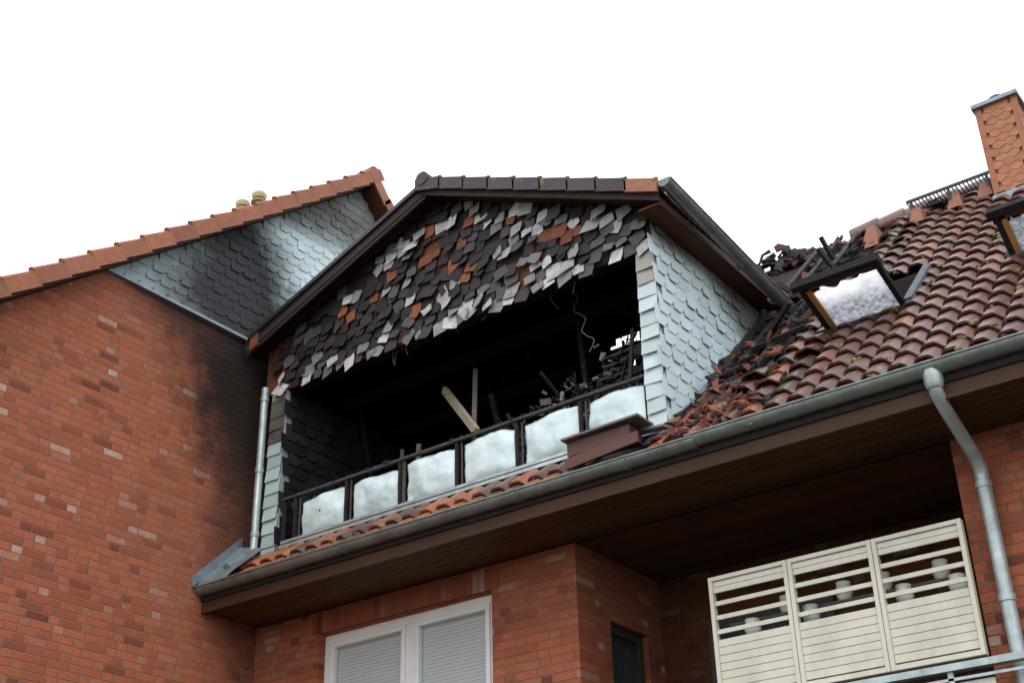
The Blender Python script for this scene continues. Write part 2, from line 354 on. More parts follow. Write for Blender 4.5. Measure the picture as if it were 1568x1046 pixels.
for r in range(rows):
    t=r*TE; y=8.96+t*uv.y
    for c in range(70):
        x=XW+.03+c*TW
        if x>3.5: break
        left=x<-5.25
        if left and r>1: continue
        if left and x>-5.95 : continue
        g=U(.7,1.2)
        if left: col=(.36*g,.115*g,.05*g) if R()<.65 else (.14*g,.06*g,.045*g)
        else:
            col=(.145*g,.045*g,.037*g)
            if x<-4.2 and r<6:
                if R()<.6: col=(.33*g,.10*g,.05*g)
            elif R()<.1: col=(.26*g,.09*g,.055*g)
        lift=0;yaw=0
        if not left:
            dzz=x-(-4.55+ (y-10)*.10)
            if y>10.0 and dzz<0 and R()<.93: continue
            if y>9.6 and x<-4.75 and R()<.5: continue
            if -4.1<x<-3.3 and 10.65<y<11.5: continue
            if -2.42<x<-1.6 and 10.95<y<11.8: continue
            if dzz<.5 and y>9.3:
                lift=abs(random.gauss(0,.03)); yaw=random.gauss(0,.08); col=tuple(v*U(.35,1) for v in col)
        tile(b,x,t,col,yaw+random.gauss(0,.006),lift+abs(random.gauss(0,.003)))
        if R()<.4:
            p=Vector((0,8.96,rz(8.96)))+ux*(x+U(.05,.2))+uv*(t+U(-.01,.05))+un*.065
            s=U(.012,.034)
            for q in range(3):
                pp=p+Vector((U(-.03,.03),U(-.02,.02),U(-.02,.0))); rsz=s*U(.5,1)
                N=6
                vs=[pp+un*rsz*.8]+[pp+(ux*math.cos(a)+uv*math.sin(a))*rsz*U(.8,1.3)+un*rsz*.3 for a in [2*math.pi*k/N for k in range(N)]]+[pp+(ux*math.cos(a)+uv*math.sin(a))*rsz*U(.8,1.2)-un*rsz*.5 for a in [2*math.pi*k/N for k in range(N)]]
                fs=[(0,1+k,1+(k+1)%N) for k in range(N)]+[(1+k,1+N+k,1+N+(k+1)%N,1+(k+1)%N) for k in range(N)]
                gg=U(.5,1.3); moss.mesh(vs,fs,(.17*gg,.18*gg,.05*gg),True)
b.build('roof_tiles',M['tile'],house)
moss.build('roof_moss',M['generic'],house)
b=MB(); x=-4.75
while x<3.4:
    g=U(.7,1.1); b.tube([(x,YR,zr+.04),(x+.37,YR,zr+.055)],.11,14,(.17*g,.075*g,.055*g),radii=[.10,.118]); x+=.34
b.build('ridge_tiles',M['tile'],house)
b=MB(); yk=13.45; zk=rz(yk)+.27
for yy in (yk-.11,yk+.11): b.beam((-3.85,yy,zk),(-2.85,yy,zk),.02,.035); b.beam((-2.3,yy,zk),(2.8,yy,zk),.02,.035)
x=-3.85
while x<2.8:
    if not -2.86<x<-2.3: b.beam((x,yk-.11,zk),(x,yk+.11,zk),.008,.03)
    x+=.045
for x in (-3.8,-3.35,-2.9): b.beam((x,yk-.1,rz(yk-.1)),(x,yk-.1,zk),.03,.03)
b.build('ridge_walkway',M['darkmetal'],house)
b=MB()
for x,y in ((-4.2,13.0),(-3.75,13.35),(-3.3,13.4),(-2.95,13.4),(-4.3,13.3)):
    z=rz(y)+.05; vs=[(x-.09,y-.12,z-.06),(x+.09,y-.12,z-.06),(x+.09,y+.12,z+.12),(x-.09,y+.12,z+.12),(x-.05,y-.02,z+.19),(x+.05,y-.02,z+.19)]
    b.mesh(vs,[(0,1,5,4),(1,2,5),(2,3,4,5),(3,0,4)],(.28,.10,.06))
b.build('walkway_brackets',M['verge'],house)
# chimney
cx0,cx1,cy0,cy1,cz0,cz1=-2.79,-2.38,13.18,13.62,7.9,9.63
b=MB(); b.box((cx0,cy0,cz0),(cx1,cy1,cz1),(.2,.07,.04)); b.build('chimney_core',M['verge'],house)
b=MB()
def sc(u,v): g=U(.88,1.1); return (.42*g,.16*g,.07*g),1
for O,ud,nd,ur in (((0,cy0-.002,0),(1,0,0),(0,-1,0),(cx0,cx1)),((cx1+.002,0,0),(0,1,0),(1,0,0),(cy0,cy1))):
    slates(b,O,ud,(0,0,1),nd,ur,(cz0,cz1-.02),lambda uc,vc,u0,v0,w,H,ur=ur:u0>ur[0]-.02 and u0+w<ur[1]+.02 and v0+H<9.68,.1367,.085,sc,rot=0,skew=.5,lift=.006,jn=.001,shape='scale')
for (xa,ya) in ((cx0,cy0),(cx1,cy0)): b.beam((xa,ya-.002,cz0),(xa,ya-.002,cz1),.07,.03,up=(0,1,0),col=(.36,.13,.06))
b.build('chimney_scales',M['verge'],house)
b=MB(); b.box((cx0-.06,cy0-.06,cz1),(cx1+.06,cy1+.06,cz1+.05)); b.box((cx0-.03,cy0-.03,cz1+.05),(cx1+.03,cy1+.03,cz1+.07))
b.tube([(-2.6,13.4,cz1+.07),(-2.6,13.4,cz1+.2),(-2.6,13.4,cz1+.2),(-2.6,13.4,cz1+.24)],.1,16,radii=[.08,.08,.11,.06])
b.box((cx0-.05,cy0-.05,8.3),(cx1+.05,cy0-.02,8.42))
b.build('chimney_cap',M['flash'],house)
# ------------------------------------------------------------------ gutters
def halfgutter(b,p,q,r,n=12):
    p=Vector(p);q=Vector(q);d=(q-p).normalized();a=d.cross(Vector((0,0,1))).normalized();up=a.cross(d)
    if up.z<0: up=-up
    def ring(c,rad): return [c+a*math.cos(t)*rad+up*math.sin(t)*rad for t in [math.pi+math.pi*k/n for k in range(n+1)]]
    A=ring(p,r);B=ring(q,r);C=ring(p,r-.006);D=ring(q,r-.006);m=n+1
    b.mesh(A+B,[(i,i+1,m+i+1,m+i) for i in range(n)],(1,1,1),True); b.mesh(C+D,[(i,m+i,m+i+1,i+1) for i in range(n)],(1,1,1),True)
    b.face(A); b.face(B[::-1])
    for s in (0,n): b.tube([A[s],B[s]],.011,8)
gy,gz,gr=8.955,4.50,.082
b=MB()
halfgutter(b,(-10.68,gy,gz),(-4.63,gy,gz-.0),gr); halfgutter(b,(-4.70,gy,gz+.02),(3.6,gy,gz+.02),gr+.004)
for x in (-9.3,-8.5,-7.55,-6.45,-5.3,-3.75,-1.9):
    z=gz+(.02 if x>-4.6 else 0); halfgutter(b,(x-.018,gy,z),(x+.018,gy,z),gr+.008)
b.build('eaves_gutter',M['zinc'],house)
b=MB()
b.tube([(-2.64,gy,4.47),(-2.64,gy,4.36),(-2.64,gy,4.33)],.07,18,radii=[.075,.07,.055])
b.tube([(-2.64,gy,4.40),(-2.64,gy+.01,4.30),(-2.64,9.1,4.22),(-2.64,9.58,4.03),(-2.64,9.68,3.96),(-2.64,9.70,3.86)],.052,18)
b.tube([(-2.64,9.7,3.95),(-2.64,9.7,G)],.055,18)
for z in (3.78,2.9,1.2): b.tube([(-2.64,9.7,z),(-2.64,9.7,z+.05)],.064,18)
b.build('eaves_downpipe',M['zincl'],house)
b=MB()
b.tube([(-10.33,9.42,6.95),(-10.33,9.42,5.02),(-10.33,9.38,4.92),(-10.34,9.25,4.84)],.042,16)
for z in (6.78,5.15,5.9): b.tube([(-10.33,9.42,z),(-10.33,9.42,z+.05)],.050,16)
b.build('dormer_downpipe',M['zincl'],house)
b=MB()
b.mesh([(XW+.01,8.9,4.55),(-10.1,8.95,4.60),(-10.1,9.35,4.95),(XW+.01,9.45,5.1),(XW+.01,8.9,4.47),(-10.25,8.93,4.50)],[(0,1,2,3),(4,5,1,0)])
b.obox((XW+.02,9.15,4.85),(.012,0,0),(0,.32,.30),(0,0,.06))
b.tube([(-10.34,9.3,4.88),(-10.32,9.05,4.70)],.045,12)
b.build('corner_flashing',M['flash'],house)
# ------------------------------------------------------------------ dormer
YD=9.5; AX,AZ=-7.8,8.62; LX=-10.4; RX=-4.93; SLl=.40; SLr=.455
def dz(x): return AZ-SLl*(AX-x) if x<AX else AZ-SLr*(x-AX)
b=MB()
def dslab(b,x0,x1,y0,y1,o,t,col):
    vs=[(x0,y0,dz(x0)+o),(x1,y0,dz(x1)+o),(x1,y1,dz(x1)+o),(x0,y1,dz(x0)+o),(x0,y0,dz(x0)+o-t),(x1,y0,dz(x1)+o-t),(x1,y1,dz(x1)+o-t),(x0,y1,dz(x0)+o-t)]
    b.mesh(vs,BF,col)
y=9.27
while y<12.6:
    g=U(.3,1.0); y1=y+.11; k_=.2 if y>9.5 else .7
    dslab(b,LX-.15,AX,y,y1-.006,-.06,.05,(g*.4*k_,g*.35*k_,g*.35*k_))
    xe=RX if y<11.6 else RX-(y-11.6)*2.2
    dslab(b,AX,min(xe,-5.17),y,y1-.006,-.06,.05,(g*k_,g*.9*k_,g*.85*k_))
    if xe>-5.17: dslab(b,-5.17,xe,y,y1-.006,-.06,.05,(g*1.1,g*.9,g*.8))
    y+=.11
b.build('dormer_roof_boards',M['dsoffit'],house)
b=MB(); dslab(b,LX-.15,AX,9.26,13.2,-.005,.05,(.08,.05,.045)); dslab(b,AX,RX-.0,9.26,11.55,-.005,.05,(.08,.05,.045)); dslab(b,AX,-6.3,11.55,13.3,-.005,.05,(.06,.05,.045))
b.build('dormer_roof_covering',M['char'],house)
b=MB()
def rake(b,x0,x1,y0,y1,o0,o1,col):
    vs=[]
    for (x,o) in ((x0,o1),(x1,o1),(x1,o0),(x0,o0)): vs.append((x,y0,dz(x)+o))
    for (x,o) in ((x0,o1),(x1,o1),(x1,o0),(x0,o0)): vs.append((x,y1,dz(x)+o))
    b.mesh(vs,[(0,1,2,3),(7,6,5,4),(0,4,5,1),(1,5,6,2),(2,6,7,3),(3,7,4,0)],col)
rake(b,LX-.1,AX,9.225,9.255,-.01,-.15,(.04,.025,.022)); rake(b,AX,RX,9.225,9.255,-.01,-.17,(.05,.028,.02))
rake(b,LX-.1,AX,9.235,9.262,-.15,-.20,(.03,.02,.018))
b.build('dormer_bargeboards',M['debris'],house)
b=MB(); rake(b,LX-.05,AX+.02,9.19,9.26,.022,-.03,(1,1,1)); b.build('dormer_verge_trim',M['darkmetal'],house)
b=MB(); rake(b,-10.58,-8.6,9.62,9.66,.12,-.0,(1,1,1)); b.build('dormer_step_flashing',M['zincl'],house)
b=MB(); b.obox((-10.36,9.215,dz(-10.36)-.10),(.06,0,.024),(0,.012,0),(0,0,.09),(.22,.07,.035)); x=AX-.10; i=0
while x<RX-.1:
    g=U(.75,1.15); x1=x+.35
    col=(.06*g,.042*g,.048*g)
    if i==8: col=(.17,.07,.05)
    if x>RX-.52: col=(.34,.13,.075)
    za,zb=AZ-SLr*(max(x,AX)-AX),AZ-SLr*(x1-AX)
    if x<AX: za=AZ+.01
    tl=.014
    vs=[(x,9.17,za-.11),(x1,9.17,zb-.11+tl),(x1,9.17,zb+.035+tl),(x,9.17,za+.035),(x,9.20,za-.11),(x1,9.20,zb-.11+tl),(x1,9.20,zb+.035+tl),(x,9.20,za+.035)]
    b.mesh([Vector(v) for v in vs],[(0,1,2,3),(7,6,5,4),(0,4,5,1),(1,5,6,2),(2,6,7,3),(3,7,4,0)],col)
    b.face([(x,9.17,za+.035),(x1,9.17,zb+.035+tl),(x1,9.45,zb+.035+tl),(x,9.45,za+.035)],col)
    b.tube([(x,9.19,za+.028),(x1-.05,9.19,zb+.045+tl),(x1,9.19,zb+.03+tl)],.022,8,col,radii=[.022,.024,.032])
    x+=.33; i+=1
b.tube([(AX,9.16,AZ+.02),(AX,9.6,AZ+.02),(AX,13.2,AZ+.02)],.085,12,(.05,.04,.045))
b.build('dormer_verge_tiles',M['verge'],house)
ZL=6.9
b=MB(); n=40; xs=[-10.4+i*(-5.17+10.4)/n for i in range(n+1)]
for i in range(n):
    x0,x1=xs[i],xs[i+1]
    z0=ZL+U(-.02,.02)
    for j in range(12):
        h0=z0+(min(dz(x0),dz(x1))-.1-z0)*j/12; h1=z0+(min(dz(x0),dz(x1))-.1-z0)*(j+1)/12
        nz=noise.noise(Vector((x0*1.3,h0*2,1))); cc=(.16,.055,.025) if nz+U(-.2,.2)>.18 else (.035,.026,.023)
        b.face([(x0,YD,h0),(x1,YD,h0),(x1,YD,h1),(x0,YD,h1)],cc)
    vs=[(x0,YD+.02,z0),(x1,YD+.02,z0),(x1,YD+.02,dz(x1)-.1),(x0,YD+.02,dz(x0)-.1),(x0,YD+.1,z0),(x1,YD+.1,z0),(x1,YD+.1,dz(x1)-.1),(x0,YD+.1,dz(x0)-.1)]
    b.mesh(vs,[(0,1,2,3),(7,6,5,4),(0,4,5,1)],(.02,.018,.016))
b.beam((-10.2,YD+.08,ZL+.06),(-5.2,YD+.08,ZL+.06),.14,.16,col=(.02,.018,.015))
b.build('dormer_gable_boarding',M['char'],house)
def gcol(u,v):
    top=dz(u)-.25-v; low=v-(ZL-.05); s=(u+10.3)/5.1
    nz=noise.noise(Vector((u*1.4,v*1.6,3)))*.45
    pw=.10+nz
    if low<.15: pw=.76
    elif low<.30: pw=.34+nz
    elif low<.5: pw=.15+nz
    if top<.26 and s>.3: pw=max(pw,.38+nz*.6)
    if s>.72: pw+=.15
    if s<.2 and low>.2: pw*=.5
    r=R()
    if r<pw:
        g=U(.4,1.2)**1.4; return (.50*g,.48*g,.47*g),2.0
    if r<pw+.16+.4*noise.noise(Vector((u*1.1,v*2,8))) and .15<s<.85 and top>.12 and low>.2: g=U(.5,1.05); return (.31*g,.095*g,.036*g),1.0
    if r<pw+.24: g=U(.4,1.0); return (.10*g,.092*g,.10*g),1.4
    g=U(.3,1.1); return (.032*g,.024*g,.023*g),1.1
b=MB()
def gin(uc,vc,u0,v0,w,H): return -10.22<uc<-5.22 and v0+H*.8<dz(uc)-.1
slates(b,(0,YD-.010,0),(1,0,0),(0,0,1),(0,-1,0),(-10.3,-5.2),(ZL-.07,8.6),gin,.160,.115,gcol,rot=.14,rbias=.09,lift=.012,jn=.007,miss=.10,shape='broken',skew=.37,hr=1.35)
b.build('dormer_gable_slates',M['slateg'],house)
b=MB()
b.box((-5.36,YD+.0,4.9),(-5.18,YD+.12,ZL+.02),(.40,.43,.43)); b.box((-5.27,YD+.12,4.7),(-5.18,12.3,7.3),(.12,.12,.12))
b.box((-10.29,YD,4.75),(-10.05,YD+.12,ZL),(.3,.33,.33))
b.build('dormer_side_posts',M['slatec'],house)
b=MB()
slates(b,(-5.176,0,0),(0,1,0),(0,0,1),(1,0,0),(YD-.02,12.2),(4.95,7.25),lambda uc,vc,u0,v0,w,H: uc>YD-.02 and v0>rz(uc)-.35 and v0<7.12,.20,.15,pale,rot=.012,skew=.38,jn=.004,lift=.010)
def pp(u,v): g=U(.8,1.05); return ((.58*g,.68*g,.69*g) if v<6.5 else (.36*g,.34*g,.31*g)),1.3
slates(b,(0,YD-.004,0),(1,0,0),(0,0,1),(0,-1,0),(-5.37,-5.16),(4.98,6.75),lambda uc,vc,u0,v0,w,H:-5.36<uc<-5.17,.205,.15,pp,rot=.015,skew=0,jn=.006,shape='rect')
def pq(u,v): g=U(.7,1.05); return ((.44*g,.56*g,.56*g) if v<6.2 else (.10*g,.085*g,.075*g)),1.3
slates(b,(0,YD-.004,0),(1,0,0),(0,0,1),(0,-1,0),(-10.28,-10.05),(4.85,6.7),lambda uc,vc,u0,v0,w,H:-10.28<uc<-10.06,.22,.155,pq,rot=.015,skew=0,jn=.004,shape='rect')
b.build('dormer_cheek_slates',M['slatec'],house)
b=MB()
b.obox((-5.13,10.5,rz(10.5)+.03),(.05,0,0),(0,.95,.95*S),(0,-.01,.012)); b.obox((-5.02,9.38,4.86),(.30,0,.0),(0,.12,.11),(0,-.006,.006))
b.obox((-5.35,9.42,4.94),(.22,0,.0),(0,.08,.075),(0,-.006,.006))
b.build('dormer_base_flashing',M['flash'],house)
b=MB(); b.beam((-5.95,9.12,4.80),(-5.30,9.12,4.80),.20,.13,col=(.09,.035,.028)); b.beam((-5.97,9.02,4.66),(-5.22,9.02,4.72),.03,.10,col=(.12,.045,.03)); b.beam((-5.98,9.1,4.885),(-5.18,9.1,4.90),.27,.02,col=(.16,.13,.12))
b.beam((-5.4,9.3,4.9),(-5.0,9.15,4.8),.1,.02,col=(.2,.2,.2))
b.build('broken_trim',M['verge'],house)
b=MB(); halfgutter(b,(RX+.09,9.2,7.32),(RX+.14,11.7,7.02),.072)
for y in (9.9,10.7,11.4): halfgutter(b,(RX+.1,y,7.32-.12*(y-9.2)),(RX+.1,y+.03,7.32-.12*(y-9.2)),.078)
b.face([(RX+.02,9.19,7.33),(RX+.16,9.19,7.33),(RX+.14,9.19,7.27),(RX+.09,9.19,7.245),(RX+.04,9.19,7.27)])
b.build('dormer_gutter',M['zinc'],house)
b=MB(); b.box((RX-.03,9.26,7.12),(RX,11.9,7.28),(1,.9,.8)); b.box((-5.17,9.26,7.13),(RX-.03,11.9,7.15),(1.5,1.3,1.2)); b.build('dormer_eave_boards',M['dsoffit'],house)
# ------------------------------------------------------------------ interior
b=MB()
b.face([(-10.25,9.6,4.75),(-5.27,9.6,4.75),(-5.27,12.6,4.75),(-10.25,12.6,4.75)])
b.face([(-10.25,9.6,4.75),(-10.25,12.6,4.75),(-10.25,12.6,7.6),(-10.25,9.6,7.6)])
b.face([(-5.28,9.6,4.75),(-5.28,9.6,7.3),(-5.28,12.6,7.3),(-5.28,12.6,4.75)])
b.face([(-5.2,10.2,4.6),(-3.0,10.2,4.6),(-3.0,17,4.6),(-5.2,17,4.6)]); b.face([(-3.0,10.4,4.6),(-3.0,17,4.6),(-3.0,17,6.1),(-3.0,13.9,8.9),(-3.0,10.4,5.6)])
nx,nz_=60,45
for i in range(nx):
    for j in range(nz_):
        x0=-10.3+i*.084;x1=x0+.084;z0=4.7+j*.087;z1=z0+.087
        cxm,czm=(x0+x1)/2,(z0+z1)/2
        if z1>dz(cxm)-.08: continue
        dd=math.hypot((cxm+7.20)/.26,(czm-7.72)/.17)+.7*noise.noise(Vector((cxm*6,czm*6,0)))
        if dd<1: continue
        b.face([(x0,12.5,z0),(x1,12.5,z0),(x1,12.5,z1),(x0,12.5,z1)])
b.build('dormer_interior',M['black'],house)
b=MB()
def ic(): g=U(.3,1.2); return (.012*g,.011*g,.010*g)
for x in [ -9.9+i*.7 for i in range(7)]:
    b.beam((x,9.7,dz(x)-.2),(x,12.4,dz(x)-.2),.08,.14,col=ic())
for i in range(16):
    x=U(-10,-5.7); b.beam((x,U(10.2,12.3),4.8),(min(x+U(-.3,.3),-5.4),U(10.2,12.3),U(6,7.2)),.06,.06,col=ic())
for y in (10.4,11.4): b.beam((-10.2,y,7.0),(-5.4,y,7.0),.1,.16,col=ic())
b.beam((-8.31,10.2,6.60),(-7.52,9.75,5.70),.05,.08,col=(.42,.36,.26)); b.beam((-7.95,10.3,6.75),(-7.75,10.0,5.75),.05,.09,col=(.20,.19,.16)); b.beam((-8.75,10.3,6.1),(-8.7,10.2,5.3),.05,.05,col=(.2,.18,.15))
b.beam((-9.0,10.3,6.1),(-8.9,10.2,5.3),.04,.05,col=(.12,.11,.1))
def bit(x,y,z,s,col,th=.012):
    a=Vector((U(-1,1),U(-.5,.5),U(-.7,.7))).normalized(); c=a.orthogonal().normalized(); ang=U(0,6.28); d=a.cross(c); c2=c*math.cos(ang)+d*math.sin(ang); d2_=a.cross(c2)
    b.obox((x,y,z),a*s,c2*s*U(.15,.6),d2_*th,col)
for i in range(800):
    f=R(); x=-7.6+f*2.15+U(-.3,0); y=U(9.95,10.9); top=5.5+f*1.0; z=5.1+(top-5.1)*math.sqrt(R())+U(-.05,.12)
    if x>-5.42: continue
    g=U(.05,1)**2.6; s=U(.015,.055); bit(x,y,z,s,(.40*g,.40*g,.42*g),U(.003,.012))
for i in range(40):
    x=-7.5+R()*1.9; x2=max(min(x+U(-.6,.7),-5.4),-8); b.beam((x,U(10,10.8),5.4),(x2,U(10,10.8),5.9+U(0,.8)*(x+7.8)/2),U(.015,.04),U(.015,.04),col=(.035,.032,.03))
for i in range(6):
    z=5.8+i*.11; b.beam((-6.5+i*.05,10.3,z),(-5.5,10.5,z+U(.1,.3)),.02,.03,col=(.10,.10,.10))
for i in range(60):
    x=U(-10,-5.75);y=U(9.95,12);z=U(4.8,5.6); s=U(.05,.3); bit(x,y,z,s,ic(),.03)
b.build('charred_debris',M['debris'])
b=MB()
pts=[(-6.45+.05*math.sin(i*.9)+i*.012,10.0,7.05-i*.040+.01*math.sin(i*2.1)) for i in range(20)]
b.tube(pts,.005,6,(.30,.28,.25))
pts=[(-6.75+.03*math.sin(i*.7)+i*.022,9.9,7.2-.002*i*i-i*.02) for i in range(10)]; b.tube(pts,.005,6,(.4,.38,.33))
for i in range(5):
    x=-10.0+U(0,4.3); z=U(5.42,5.5); b.tube([(x,9.62,z),(x+U(-.05,.05),9.64,z+.06),(x+U(-.1,.1),9.66,z+.11)],.004,5,(.10,.09,.08))
for i in range(10):
    x=U(-9.8,-5.6); l=U(.04,.22); b.tube([(x,YD+.05,ZL+.0),(x+U(-.02,.02),YD+.05,ZL-l*.5),(x+U(-.05,.05),YD+.05,ZL-l)],.006,5,(.05,.04,.035))
b.build('hanging_cable',M['generic'])
b=MB()
def dk(u,v): g=U(.6,1.4); return (.022*g,.024*g,.026*g),1
slates(b,(-10.04,0,0),(0,1,0),(0,0,1),(1,0,0),(9.62,11.4),(5.0,6.7),lambda uc,vc,u0,v0,w,H:True,.2,.14,dk,rot=.01,skew=.38)
b.build('inner_cladding',M['inner'],house)
# ------------------------------------------------------------------ dormer railing
rail=empty('balcony_railing')
b=MB(); x0,x1=-10.03,-5.37; yr=YD+.03
zt,zb=5.53,5.03
b.beam((x0,yr,zt),(x1,yr,zt+.03),.05,.026,col=(.09,.085,.08))
np_=6; xp=[x0+.03]+[x0+.2+i*(x1-x0-.2)/np_ for i in range(np_)]+[x1-.02]
for x in xp: b.beam((x,yr+.0,zb-.2),(x,yr,zt-.013),.033,.033,up=(0,1,0),col=(.03,.027,.025))
for x in xp[1:-1]: b.beam((x+.055,yr+.01,zb-.05),(x+.055,yr+.01,zt-.013),.015,.015,up=(0,1,0),col=(.10,.09,.08))
for i in range(60):
    x=U(x0,x1); s=U(.006,.02); b.obox((x,yr+U(-.02,.02),zt+.012+.03*(x-x0)/(x1-x0)+s*.4),(s*U(.5,2),0,0),(0,s,0),(0,0,s*.6),(.03,.028,.026))
b.build('rail_and_posts',M['char'],rail)
b=MB(); b.beam((x0,yr,zb),(x1,yr,zb+.01),.045,.03); b.beam((x0,yr-.03,zb-.055),(x1,yr-.03,zb-.045),.02,.035); b.build('bottom_rail',M['zincl'],rail)
for i in range(np_):
    a=xp[i+1]+.085; c=xp[i+2]-.025
    if i==np_-1: c=xp[i+2]
    b=MB(); nu,nv=36,20; zlo,zhi=zb+.018,zt-.022+.03*(a-x0)/(x1-x0)
    P=[]
    for u in range(nu+1):
        fu=u/nu
        e=noise.noise(Vector((a*3+fu*1.6,1.7,i)))*.03+noise.noise(Vector((a*3+fu*7,4.7,i)))*.008-(.035 if i<2 else .015)-.03*(2*fu-1)**4
        e2=noise.noise(Vector((a+fu*3,8.7,i)))*.012+.015*(2*fu-1)**4
        for v in range(nv+1):
            fv=v/nv
            x=a+(c-a)*fu+noise.noise(Vector((fv*3,i*7.1,fu*.5)))*.018*(1 if u in(0,nu) else .3); z=zlo+e2*(1-fv)+(zhi-zlo+e-.01)*fv
            bulge=(math.sin(math.pi*fu)*math.sin(math.pi*fv))**.6
            y=yr+.02-.055*bulge+.030*noise.noise(Vector((x*4.5,z*5,i)))+.007*noise.noise(Vector((x*13,z*13,2)))
            P.append((x,y,z))
    fs=[]
    for u in range(nu):
        for v in range(nv):
            h=noise.noise(Vector(((a+u*.021)*7,v*.18+i*3,9.3+i)))
            if h>.66: continue
            fs.append((u*(nv+1)+v,(u+1)*(nv+1)+v,(u+1)*(nv+1)+v+1,u*(nv+1)+v+1))
    b.mesh(P,fs,(1,1,1),True); o=b.build('panel_%d'%(i+1),M['panel'],rail)
    m=o.modifiers.new('s','SOLIDIFY'); m.thickness=.008
# ------------------------------------------------------------------ roof windows
def roofwin(name,x0,x1,hy,hz,oy,oz):
    e=empty(name)
    d=Vector((0,oy-hy,oz-hz)); L=d.length; d.normalize(); nn=d.cross(Vector((1,0,0))).normalized()
    H=Vector((0,hy,hz)); b=MB()
    def bar(p,q,w,h,col): b.beam(p,q,w,h,up=nn,col=col)
    dk=(.018,.017,.017)
    bar(H+ux*x0+d*0,H+ux*x0+d*L,.05,.06,dk); bar(H+ux*x1,H+ux*x1+d*L,.05,.07,dk)
    bar(H+ux*(x0-.07)+d*L,H+ux*(x1+.04)+d*L,.07,.09,dk); bar(H+ux*x0,H+ux*x1,.05,.04,dk)
    p=Vector((x1+.04,hy-.05,rz(hy-.05)+.08)); q=Vector((x1+.04,hy+.75,rz(hy+.75)+.08)); b.beam(p,q,.08,.10,up=un,col=(.16,.18,.19))
    p=Vector((x0-.04,hy-.05,rz(hy-.05)+.05)); q=Vector((x0-.04,hy+.75,rz(hy+.75)+.05)); b.beam(p,q,.08,.08,up=un,col=(.04,.04,.04))
    p=Vector((x0-.05,hy-.06,rz(hy-.06)+.07)); b.beam(p,p+ux*(x1-x0+.1),.09,.04,up=un,col=(.10,.11,.12))
    for i in range(22):
        q=H+ux*U(x0,x1)+d*(L-.07); s=U(.015,.045); b.obox(q,(s,0,0),d*s*U(.5,1.3),nn*.012,(.02,.018,.017))
    b.build('frame',M['char'],e,bevel=.005)
    b=MB(); b.beam(H+ux*(x0+.055)+d*.02,H+ux*(x0+.055)+d*(L-.08),.05,.05,up=nn,col=(.42,.21,.05)); b.beam(H+ux*(x0+.07)+d*(L-.06),H+ux*(x1-.05)+d*(L-.06),.03,.04,up=nn,col=(.07,.05,.04)); b.build('timber_lining',M['generic'],e)
    b=MB(); n=24
    xs=[x0+.06+(x1-x0-.09)*i/n for i in range(n+1)]
    def tp(x): return L-.08-abs(noise.noise(Vector((x*5,1,2))))*.16-abs(noise.noise(Vector((x*19,1,2))))*.05
    for i in range(n):
        b.face([H+ux*xs[i]+d*.03,H+ux*xs[i+1]+d*.03,H+ux*xs[i+1]+d*tp(xs[i+1]),H+ux*xs[i]+d*tp(xs[i])])
    b.build('pane',M['pane'],e)
    b=MB(); b.face([(x0,hy,rz(hy)+.035),(x1,hy,rz(hy)+.035),(x1,hy+.8,rz(hy+.8)+.035),(x0,hy+.8,rz(hy+.8)+.035)]); b.build('opening',M['black'],e)
roofwin('roof_window',-3.97,-3.24,10.62,5.97,9.95,6.18); roofwin('roof_window.001',-2.30,-1.55,10.96,6.29,10.56,6.60)
# ------------------------------------------------------------------ roof debris
b=MB()
def shard(c,s,col):
    a=Vector((U(-1,1),U(-1,1),U(-.5,.5))).normalized(); cc=(un+Vector((U(-.6,.6),U(-.6,.6),U(-.6,.6)))).normalized(); a=(a-cc*a.dot(cc)).normalized(); d=a.cross(cc)
    n=random.randint(4,6); ang=sorted(U(0,2*math.pi) for _ in range(n)); P=[Vector(c)+(a*math.cos(t)+d*math.sin(t)*.7)*s*U(.7,1.1)+cc*.02*math.cos(2*t) for t in ang]
    th=cc*.012; b.mesh([p+th for p in P]+[p-th for p in P],[tuple(range(n)),tuple(reversed(range(n,2*n)))]+[(k,k+n,(k+1)%n+n,(k+1)%n) for k in range(n)],col)
for i in range(380):
    y=9.25+4.4*R()**1.6; x=-5.03+abs(random.gauss(0,.42))
    if x>-4.0 or (y>10.5 and x<-4.65 and R()<.6): continue
    red=R()<(.55 if y<11 else .25); g=U(.3,1.0)
    shard((x,y,rz(y)+U(.02,.12)),U(.05,.14),(.30*g,.09*g,.05*g) if red else (.035*g,.03*g,.03*g))
for i in range(170):
    x=U(-6.5,-4.9); y=U(13.5,13.9); h=max(0,1-abs(x+5.85)/.8); shard((x,y,rz(y)+U(-.02,.04)+U(0,.30)*h),U(.06,.15),(.03,.022,.022) if R()<.7 else (.12,.03,.025))
for i in range(40):
    y=U(11.4,12.2); shard((U(-5.0,-4.5),y,rz(y)+U(.03,.16)),U(.06,.15),(.03,.025,.025) if R()<.7 else (.2,.06,.04))
for i in range(11):
    y=10.4+i*.29; b.beam((-5.15,y,rz(y)+.05),(-4.35+U(-.35,.3),y+U(-.12,.12),rz(y)+.06+U(-.05,.12)),.035,.045,up=un,col=(.022,.018,.017))
for x in (-5.05,-4.85,-4.6): b.beam((x,10.2,rz(10.2)+.02),(x+U(-.1,.1),13.6,rz(13.6)+.06),.07,.12,up=un,col=(.018,.016,.016))
for i in range(6):
    y=U(11,13); b.beam((U(-5.1,-4.5),y,rz(y)),(U(-5.1,-4.3),y+U(-.3,.4),rz(y)+U(.2,.35)),.04,.05,col=(.02,.018,.017))
for i in range(40):
    x=U(-4.95,-4.45); y=U(8.95,9.4); shard((x,y,rz(y)+U(.06,.14)),U(.05,.12),(.10,.03,.025) if R()<.5 else (.33,.11,.07))
